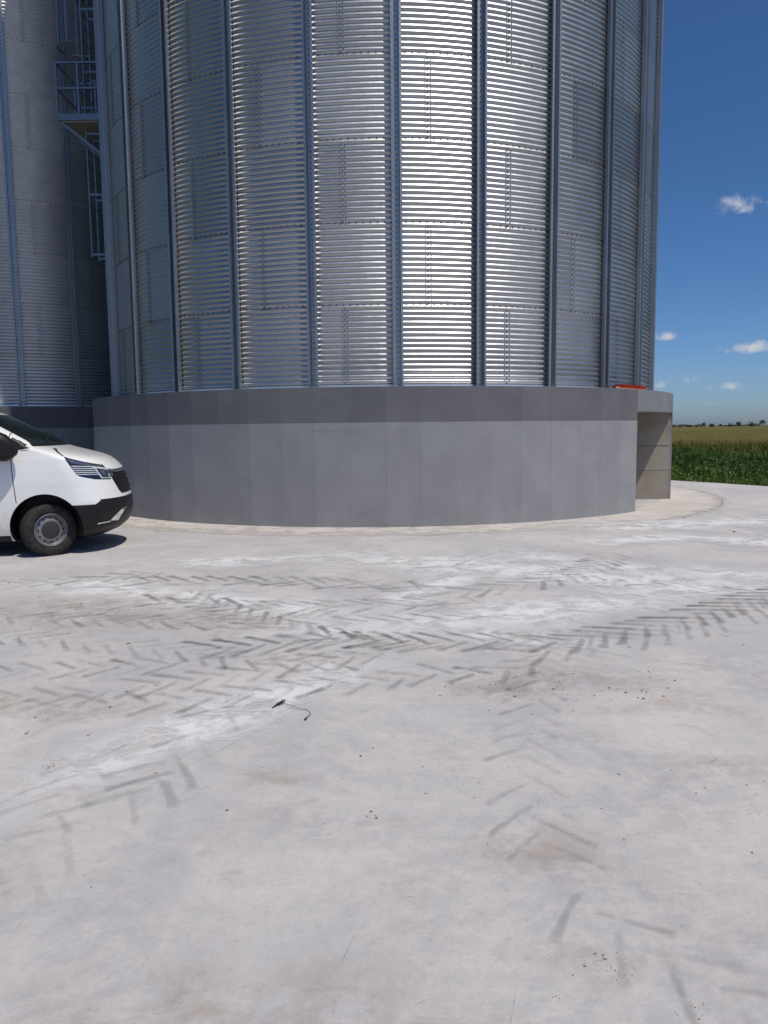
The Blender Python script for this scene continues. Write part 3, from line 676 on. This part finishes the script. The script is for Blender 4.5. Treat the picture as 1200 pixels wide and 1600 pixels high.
cut_poly(GRIL, 'front'); cut_poly(WSCR, 'front'); cut_poly(COWL, 'front')
for P in SEAMS: cut_poly(P)
bm.normal_update()
reg = {}
def region(q):
    c = q.calc_center_median(); n_ = q.normal; x, y, z = c
    for ax in AX:
        if (x - ax) ** 2 + (z - AZ) ** 2 < (AR + .004) ** 2 and z < AZ + AR + .01 and (math.hypot(x - ax, z - AZ) < AR - .006 or abs(n_.y) < .25 or abs(y) < .7): return 'wheel_well'
    if z < .205: return 'underbody'
    if x > -.93 and (z < .655 or (z < .715 and (x > -.25 or (x > -.30 and z < .655 + (x + .30) * 7 / 6)))): return 'bumper_trim'
    if x < -1.35 and z < .28: return 'sill_trim'
    if abs(y) > .545 and inpoly(x, z, HEAD): return 'headlight_housing'
    if inpoly(x, z, SWIN) and abs(n_.y) > .5: return 'side_window'
    if inpoly(x, z, QWIN) and abs(n_.y) > .5: return 'quarter_window'
    if x > -.6 and inpoly(y, z, GRIL) and n_.x > .1: return 'grille'
    if x > -2.0 and inpoly(y, z, WSCR): return 'windscreen'
    if x > -1.3 and inpoly(y, z, COWL): return 'cowl'
    if abs(y) > .6:
        for P in SEAMS:
            if inpoly(x, z, P): return 'panel_gap'
    return 'body'
for q in bm.faces: reg.setdefault(region(q), []).append(q)
RM = dict(body=WHITE, wheel_well=BLACKP, underbody=BLACKP, bumper_trim=BLACKP, sill_trim=BLACKP, headlight_housing=LAMPH, side_window=GLASS, quarter_window=BLACKP, grille=BLACKP, windscreen=GLASS, cowl=BLACKP, panel_gap=SEAM)
def from_faces(name, fs, mat):
    idx = {}; vv = []; ff = []
    for q in fs:
        r = []
        for w in q.verts:
            if w.index not in idx: idx[w.index] = len(vv); vv.append(tuple(w.co))
            r.append(idx[w.index])
        ff.append(r)
    return link(name, mesh(name, vv, ff, True, 32), mat, van)
bm.verts.index_update()
for k, fs in reg.items():
    if k == 'wheel_well':
        for ax in AX:
            for sgn in (-1, 1): from_faces(k, [q for q in fs if q.calc_center_median().y * sgn > 0 and abs(q.calc_center_median().x - ax) < .6], RM[k])
    elif k in ('headlight_housing', 'side_window', 'quarter_window'):
        for sgn in (-1, 1): from_faces({'headlight_housing': 'headlight'}.get(k, k), [q for q in fs if q.calc_center_median().y * sgn > 0], RM[k])
    else: from_faces(k, fs, RM[k])
bm.free()
def patch(name, P, mat, off=.004, parent=van, nx=10, sides=(-1, 1)):      # quad (x,z) corners laid on the van's side skin
    for sg in sides:
        vv = []; ff = []
        for i in range(nx + 1):
            for j in range(4):
                s, t = i / nx, j / 3
                x = (P[0][0] * (1 - s) + P[1][0] * s) * (1 - t) + (P[3][0] * (1 - s) + P[2][0] * s) * t
                z = (P[0][1] * (1 - s) + P[1][1] * s) * (1 - t) + (P[3][1] * (1 - s) + P[2][1] * s) * t
                e = .004; y = side_y(x, z); gx = (side_y(x + e, z) - side_y(x - e, z)) / (2 * e); gz = (side_y(x, z + e) - side_y(x, z - e)) / (2 * e)
                gx = max(-3, min(3, gx)); nn = Vector((-gx, 1, -gz)).normalized() * off
                vv.append((x + nn.x, (y + nn.y) * sg, z + nn.z))
        for i in range(nx):
            for j in range(3): a = i * 4 + j; ff.append((a, a + 4, a + 5, a + 1) if sg < 0 else (a, a + 1, a + 5, a + 4))
        o = link(name, mesh(name, vv, ff, True), mat, parent)
# lamp internals
for i in range(5):
    z0 = 1.165 - i * .026; x0 = -.565 + i * .012
    patch('lamp_strip', [(x0, z0 + .004 * 0), (-.33 + i * .018, z0 - .018), (-.33 + i * .018, z0 - .030), (x0, z0 - .012)], STRIPM)
patch('lamp_strip', [(-.62, 1.255), (-.37, 1.175), (-.36, 1.145), (-.57, 1.20)], LENS)
patch('lamp_strip', [(-.35, 1.150), (-.15, 1.095), (-.15, 1.080), (-.35, 1.130)], STRIPM)
patch('lamp_strip', [(-.325, 1.125), (-.305, 1.120), (-.225, .985), (-.245, .985)], STRIPM)
patch('lamp_strip', [(-.245, .998), (-.115, .985), (-.115, .972), (-.245, .984)], STRIPM)
patch('lamp_lens', [(-.275, 1.095), (-.225, 1.083), (-.185, 1.01), (-.225, 1.015)], LENS)
patch('lamp_lens', [(-.212, 1.080), (-.168, 1.068), (-.135, 1.005), (-.172, 1.010)], LENS)
# fog lamp bezel and fog lamp
patch('fog_bezel', [(-.30, .405), (-.17, .415), (-.17, .40), (-.30, .388)], CHROME, .008)
patch('fog_bezel', [(-.17, .418), (-.045, .56), (-.012, .57), (-.10, .40)], CHROME, .008)
patch('fog_recess', [(-.29, .425), (-.19, .43), (-.13, .52), (-.24, .54)], SEAM, .003)
# grille bars across the front
def fbar(name, z, h, y1, mat, off):
    vv = []; ff = []; N = 24
    for i in range(N + 1):
        y = -y1 + 2 * y1 * i / N
        for zz in (z - h / 2, z + h / 2): vv.append((front_x(y, zz) + off, y, zz))
        vv.append((front_x(y, z) - .01, y, z - h / 2)); vv.append((front_x(y, z) - .01, y, z + h / 2))
    for i in range(N):
        a = i * 4; b = a + 4; ff += [(a, b, b + 1, a + 1), (a + 2, b + 2, b, a), (a + 1, b + 1, b + 3, a + 3)]
    link(name, mesh(name, vv, ff), mat, van)
for z, y1 in ((1.065, .54), (.985, .51), (.915, .47), (.845, .43)): fbar('grille_bar', z, .028, y1, CHROME if z > 1.05 else BLACKP, .012)
for sg in (-1, 1): MB().box((front_x(.54, 1.03) - .02, min(.52 * sg, .57 * sg), .985), (front_x(.54, 1.03) + .012, max(.52 * sg, .57 * sg), 1.04)).build('grille_end', CHROME, van)
# small side badge
patch('badge', [(-1.17, 1.377), (-1.08, 1.377), (-1.08, 1.370), (-1.17, 1.370)], SEAM, .003)
# door handle
for sg in (-1, 1):
    MB().bar((-2.20, (ww(1.12) + .025) * sg, 1.12), (-2.0, (ww(1.12) + .025) * sg, 1.12), .03, .035).build('door_handle', BLACKP, van)
    # mirror: rounded housing on a short arm, with its glass facing back
    vv = []; ff = []; yc = 1.10 * sg
    prof = [(-.1, .135), (-.06, .155), (.0, .16), (.07, .145), (.14, .10), (.19, .055), (.21, .02)]; N = 20
    for dx, k in prof:
        for i in range(N):
            t = 2 * math.pi * i / N; cx_, sz = math.cos(t), math.sin(t)
            vv.append((-1.36 + dx, yc + k * .85 * math.copysign(abs(cx_) ** .6, cx_), 1.425 - .22 * max(0, dx) + k * 1.15 * math.copysign(abs(sz) ** .6, sz)))
    for i in range(len(prof) - 1):
        for k in range(N): a = i * N + k; b = i * N + (k + 1) % N; ff.append((a, b, b + N, a + N))
    ff.append(list(range(N))); ff.append([len(vv) - N + k for k in range(N)])
    mi = link('mirror', mesh('mirror', vv, ff, True, 50), BLACKP, van)
    g = link('mirror_glass', mesh('mirror_glass', [(-1.463, yc + sx * .105, 1.43 + sz * .13) for sx, sz in ((-1, -1), (1, -1), (1, 1), (-1, 1))], [(0, 1, 2, 3)]), CHROME, mi)
    MB().bar((-1.28, .86 * sg, 1.37), (-1.28, 1.04 * sg, 1.38), .09, .06).build('mirror_arm', BLACKP, van)
for y in (-.45, .25):
    MB().bar((front_x(y, 1.45) + .0, y, 1.468), (front_x(y, 1.52) + .02, y + .42, 1.535), .014, .02).build('wiper', BLACKP, van)
# wheels
tp = [(.205, .075), (.225, .092), (.27, .105), (.315, .098), (.333, .082), (.338, .06), (.330, .057), (.330, .049), (.339, .046), (.340, .02), (.331, .017), (.331, .008), (.340, .005),
      (.340, -.02), (.331, -.023), (.331, -.031), (.339, -.034), (.338, -.06), (.333, -.082), (.315, -.098), (.27, -.105), (.225, -.092), (.205, -.075)]
rp = [(.206, .085), (.212, .092), (.205, .095), (.196, .085), (.188, .06), (.178, .052), (.165, .060), (.130, .076), (.112, .078), (.09, .07), (.0, .07)]
hp = [(.118, .070), (.115, .088), (.095, .095), (.04, .096), (.0, .096)]
def wheel(x, y, steer):
    sg = -1 if y < 0 else 1
    w = empty('wheel', (x, y, .340), R_(steer) + (math.pi if sg < 0 else 0)); w.parent = van
    for nm, pr, mt, N in (('tyre', tp, TYRE, 64), ('rim', rp, RIM, 64), ('hub_cap', hp, HUB, 40)):
        a, b = lathe(pr, N); o = link(nm, mesh(nm, a, b, True, 40), mt, w)
        bb = bmesh.new(); bb.from_mesh(o.data); bmesh.ops.recalc_face_normals(bb, faces=bb.faces[:]); bb.to_mesh(o.data); bb.free()
    for k in range(12):
        t = 2 * math.pi * k / 12; c = Vector((.155 * math.cos(t), .0, .155 * math.sin(t))); mbx = MB()
        rad = Vector((math.cos(t), 0, math.sin(t))); tn = Vector((-math.sin(t), 0, math.cos(t)))
        yo = .0665; vv = [c + rad * (.011 * math.cos(q)) + tn * (.015 * math.sin(q)) + Vector((0, yo - .36 * .011 * math.cos(q), 0)) for q in [2 * math.pi * i / 12 for i in range(12)]]
        mbx.add(vv, [list(range(12))]).build('rim_hole', SEAM, w)
wheel(AX[0], -.845, 33); wheel(AX[0], .845, 33); wheel(AX[1], -.845, 0); wheel(AX[1], .845, 0)

# ------------------------------------------------------------------ vegetation beyond the yard
def edge_signed(x, y):       # distance outward from the yard edge line
    a, b = Vector((2.0, 33.9)), Vector((12.6, 15.4)); d = (b - a).normalized(); n_ = Vector((-d.y, d.x)); return (Vector((x, y)) - a).dot(n_)
def tint_mesh(name, V, F, T, mat):
    me = bpy.data.meshes.new(name); me.from_pydata(V, [], F); at = me.attributes.new('tint', 'FLOAT_COLOR', 'FACE')
    at.data.foreach_set('color', [q for t in T for q in (*t, 1.0)]); me.materials.append(mat); me.update(); return me
g = random.Random(21); V = []; F = []; T = []
def blade(x, y, h, w, lean, tint, z0=-.09):
    a = g.uniform(0, 6.283); dx, dy = math.cos(a), math.sin(a); b = g.uniform(0, 6.283); lx, ly = math.cos(b) * lean * h, math.sin(b) * lean * h; n = len(V)
    V.extend([(x - dx * w, y - dy * w, z0), (x + dx * w, y + dy * w, z0), (x + lx * .3 + dx * w * .8, y + ly * .3 + dy * w * .8, z0 + h * .55), (x + lx * .3 - dx * w * .8, y + ly * .3 - dy * w * .8, z0 + h * .55), (x + lx, y + ly, z0 + h)])
    F.append((n, n + 1, n + 2, n + 3)); F.append((n + 3, n + 2, n + 4)); T.append(tint); T.append(tint)
def leaf(x, y, z, s, tint):
    d = Vector((g.gauss(0, 1), g.gauss(0, 1), g.gauss(0, .5))).normalized(); u = d.cross(Vector((g.gauss(0, 1), g.gauss(0, 1), g.gauss(0, 1)))).normalized(); c = Vector((x, y, z)); n = len(V)
    V.extend([c - d * s, c - u * s * .5, c + d * s, c + u * s * .5]); F.append((n, n + 1, n + 2, n + 3)); T.append(tint)
nzf = lambda x, y: .5 + .25 * math.sin(x * .9 + 1.3 * math.sin(y * .35)) + .25 * math.sin(y * .7 + x * .31 + 2)
def greens(k):
    j = g.uniform(.75, 1.25); return [(.100 * j, .165 * j, .030 * j), (.150 * j, .215 * j, .045 * j), (.060 * j, .110 * j, .030 * j), (.21 * j, .22 * j, .06 * j)][k]
count = 0
while count < 62000:
    d = g.uniform(.05, 17) ; s = g.uniform(-14, 24)
    a_, b_ = Vector((2.0, 33.9)), Vector((12.6, 15.4)); t = (b_ - a_).normalized(); p = a_ + t * (s + 8) + Vector((-t.y, t.x)) * d
    x, y = p.x, p.y
    if not (.2 < x / max(y, .1) < 1.1): continue
    count += 1; q = nzf(x, y)
    tall = min(1, max(.0, (d - 1.0 - q) / 2.2)); far_ = 1 if d < 9.5 else .55
    h = (.10 + .14 * q + tall * (.26 + .38 * q)) * (g.uniform(.4, 1.1) if g.random() < .9 else g.uniform(1.1, 1.5)) * far_
    k = 0 if g.random() < .45 else (1 if g.random() < .4 else 2)
    if tall > .6 and g.random() < .55: k = 2
    if d > 10 and g.random() < .6: k = 3
    if d < .5 and g.random() < .3: tn = (.16, .115, .06)
    else: tn = greens(k)
    blade(x, y, h, .010 + .010 * g.random() + .006 * tall, g.uniform(.1, .5), tn)
    if g.random() < .55:
        z = -.09 + h * g.uniform(.3, .95)
        leaf(x + g.uniform(-.08, .08), y + g.uniform(-.08, .08), z, g.uniform(.03, .075) * (1 + .5 * tall), greens(g.choice([0, 1, 1, 2])) if d < 3.2 else greens(g.choice([0, 2, 2])))
# pale flowering stalks
for i in range(260):
    d = g.uniform(.6, 6); s = g.uniform(-10, 22); p = a_ + t * (s + 8) + Vector((-t.y, t.x)) * d; x, y = p.x, p.y
    h = g.uniform(.45, .85) * (.6 + .4 * min(1, d / 3))
    blade(x, y, h, .008, .12, (.14, .17, .06))
    for k in range(9): leaf(x + g.gauss(0, .04), y + g.gauss(0, .04), -.09 + h * g.uniform(.55, 1.02), .03, (.17, .20, .085))
put(link('weeds', tint_mesh('weeds', V, F, T, LEAF)), 'tall green weeds and grass growing along the yard edge', 'weeds', kind='stuff')

# wheat: stalks near the front edge, a dense canopy beyond
V, F, T = [], [], []
def wheat_front(az): return 41.5
for i in range(60000):
    u = g.random() ** 2.2; dist = 41.5 + u * 70; az = R_(g.uniform(8, 48)); x, y = dist * math.sin(az), dist * math.cos(az) * 1.0
    yy = 42 + u * 70; x = yy * math.tan(az); y = yy
    h = g.uniform(.72, .92); j = g.uniform(.75, 1.2)
    blade(x, y, h, .011 + .012 * u, .12, (.33 * j, .32 * j, .095 * j) if g.random() < .6 else (.25 * j, .29 * j, .08 * j))
    n = len(V); s = .03 + .02 * u
    V.extend([(x - s, y, h - .20), (x + s, y + .02, h - .20), (x + s * .4, y, h + .03)]); F.append((n, n + 1, n + 2)); T.append((.33 * j, .28 * j, .10 * j))
put(link('wheat_stalks', tint_mesh('wheat_stalks', V, F, T, WHEATB)), 'ripening wheat stalks along the front of the far field', 'wheat', kind='stuff')
V, F = [], []
ys = [43 * (1.028 ** k) for k in range(118)]; NX = 150
for i, y in enumerate(ys):
    for j in range(NX + 1): V.append((y * math.tan(R_(2 + 50 * j / NX)), y, .62 + g.uniform(-.07, .07) * min(1, 120 / y + .25)))
for i in range(len(ys) - 1):
    for j in range(NX): a = i * (NX + 1) + j; F.append((a, a + 1, a + NX + 2, a + NX + 1))
n = len(V)
for j in range(NX + 1): V.append((V[j][0], 43.0, -.1))
for j in range(NX): F.append((n + j, n + j + 1, j + 1, j))
put(link('wheat_field', mesh('wheat_field', V, F, True), WHEATC), 'wide ripening wheat field running to the horizon', 'field', kind='stuff')

# trees on the horizon
def tree_mesh(seed, h, w):
    g.seed(seed); global V, F, T; V, F, T = [], [], []
    lobes = [(g.gauss(0, w * .22), g.gauss(0, w * .22), h * g.uniform(.38, .82), w * g.uniform(.2, .36)) for _ in range(7)]
    for i in range(520):
        lx, ly, lz, lr = g.choice(lobes); d = Vector((g.gauss(0, 1), g.gauss(0, 1), g.gauss(0, .8))).normalized() * lr * g.uniform(.4, 1.1)
        z = max(h * .16, lz + d.z); j = g.uniform(.6, 1.2); leaf(lx + d.x, ly + d.y, z, g.uniform(.16, .30), (.036 * j, .058 * j, .022 * j))
    return tint_mesh('crown', V, F, T, LEAF)
crowns = [tree_mesh(s, h, w) for s, h, w in ((31, 4.6, 4.2), (32, 3.4, 4.8), (33, 5.4, 3.4), (34, 2.6, 3.6))]
tm = MB().tube([(0, 0, -.1), (.05, 0, .8), (-.08, .05, 1.8), (.1, 0, 2.6)], [.18, .13, .10, .05], 7); tm.tube([(0, 0, 1.3), (.5, .2, 2.2)], [.07, .03], 5).tube([(0, 0, 1.5), (-.5, -.2, 2.4)], [.07, .03], 5)
TRUNK = mesh('trunk', tm.v, tm.f, True); TRUNK.materials.append(BARK)
TR = [(.3745, 1, .8, 'leftmost dark tree on the horizon, just right of the plinth'), (.3845, 3, .7, 'low dark bush on the horizon beside the leftmost tree'),
      (.3960, 3, .9, 'wide low bush on the horizon, third tree from the plinth'), (.4060, 1, .6, 'small bush on the horizon just left of the tallest left tree'),
      (.4154, 0, 1.0, 'rounded taller tree on the horizon, left of the middle gap'), (.4250, 3, 1.1, 'low round bush right beside the rounded taller tree'),
      (.4370, 2, .62, 'slender small tree on the horizon near the middle'), (.4485, 1, .9, 'broad flat-topped bush on the horizon in the middle'),
      (.4610, 0, 1.15, 'large dense tree on the horizon, third from the right edge'), (.4775, 1, 1.15, 'broad spreading tree on the horizon, second from the right edge'),
      (.4925, 2, 1.1, 'tall dark tree on the horizon nearest the right edge')]
for i, (s, k, sc, lab) in enumerate(TR):
    y = 455 + (i * 37) % 60
    o = put(empty('field_tree', (s * y, y, -.09), i * 1.7), lab, 'tree', 'trees along the far edge of the field'); o.scale = (sc * .95, sc * .95, sc * .82)
    link('trunk', TRUNK, None, o); link('crown', crowns[k], None, o)
# far hedgerow that reads as one line
V, F, T = [], [], []; g.seed(77)
for i in range(9000):
    s = g.uniform(.30, .66); y = g.uniform(640, 660); bump_ = .8 + .9 * (.5 + .5 * math.sin(s * 190 + math.sin(s * 61) * 3)) ** 2
    if math.sin(s * 83 + 1) < -.65: continue
    j = g.uniform(.6, 1.2); leaf(s * y, y, .2 + g.random() * bump_ * 1.5, g.uniform(.25, .55), (.036 * j, .052 * j, .026 * j))
put(link('hedgerow', tint_mesh('hedgerow', V, F, T, LEAF)), 'thin dark hedgerow line along the horizon behind the field', 'hedgerow', kind='stuff')
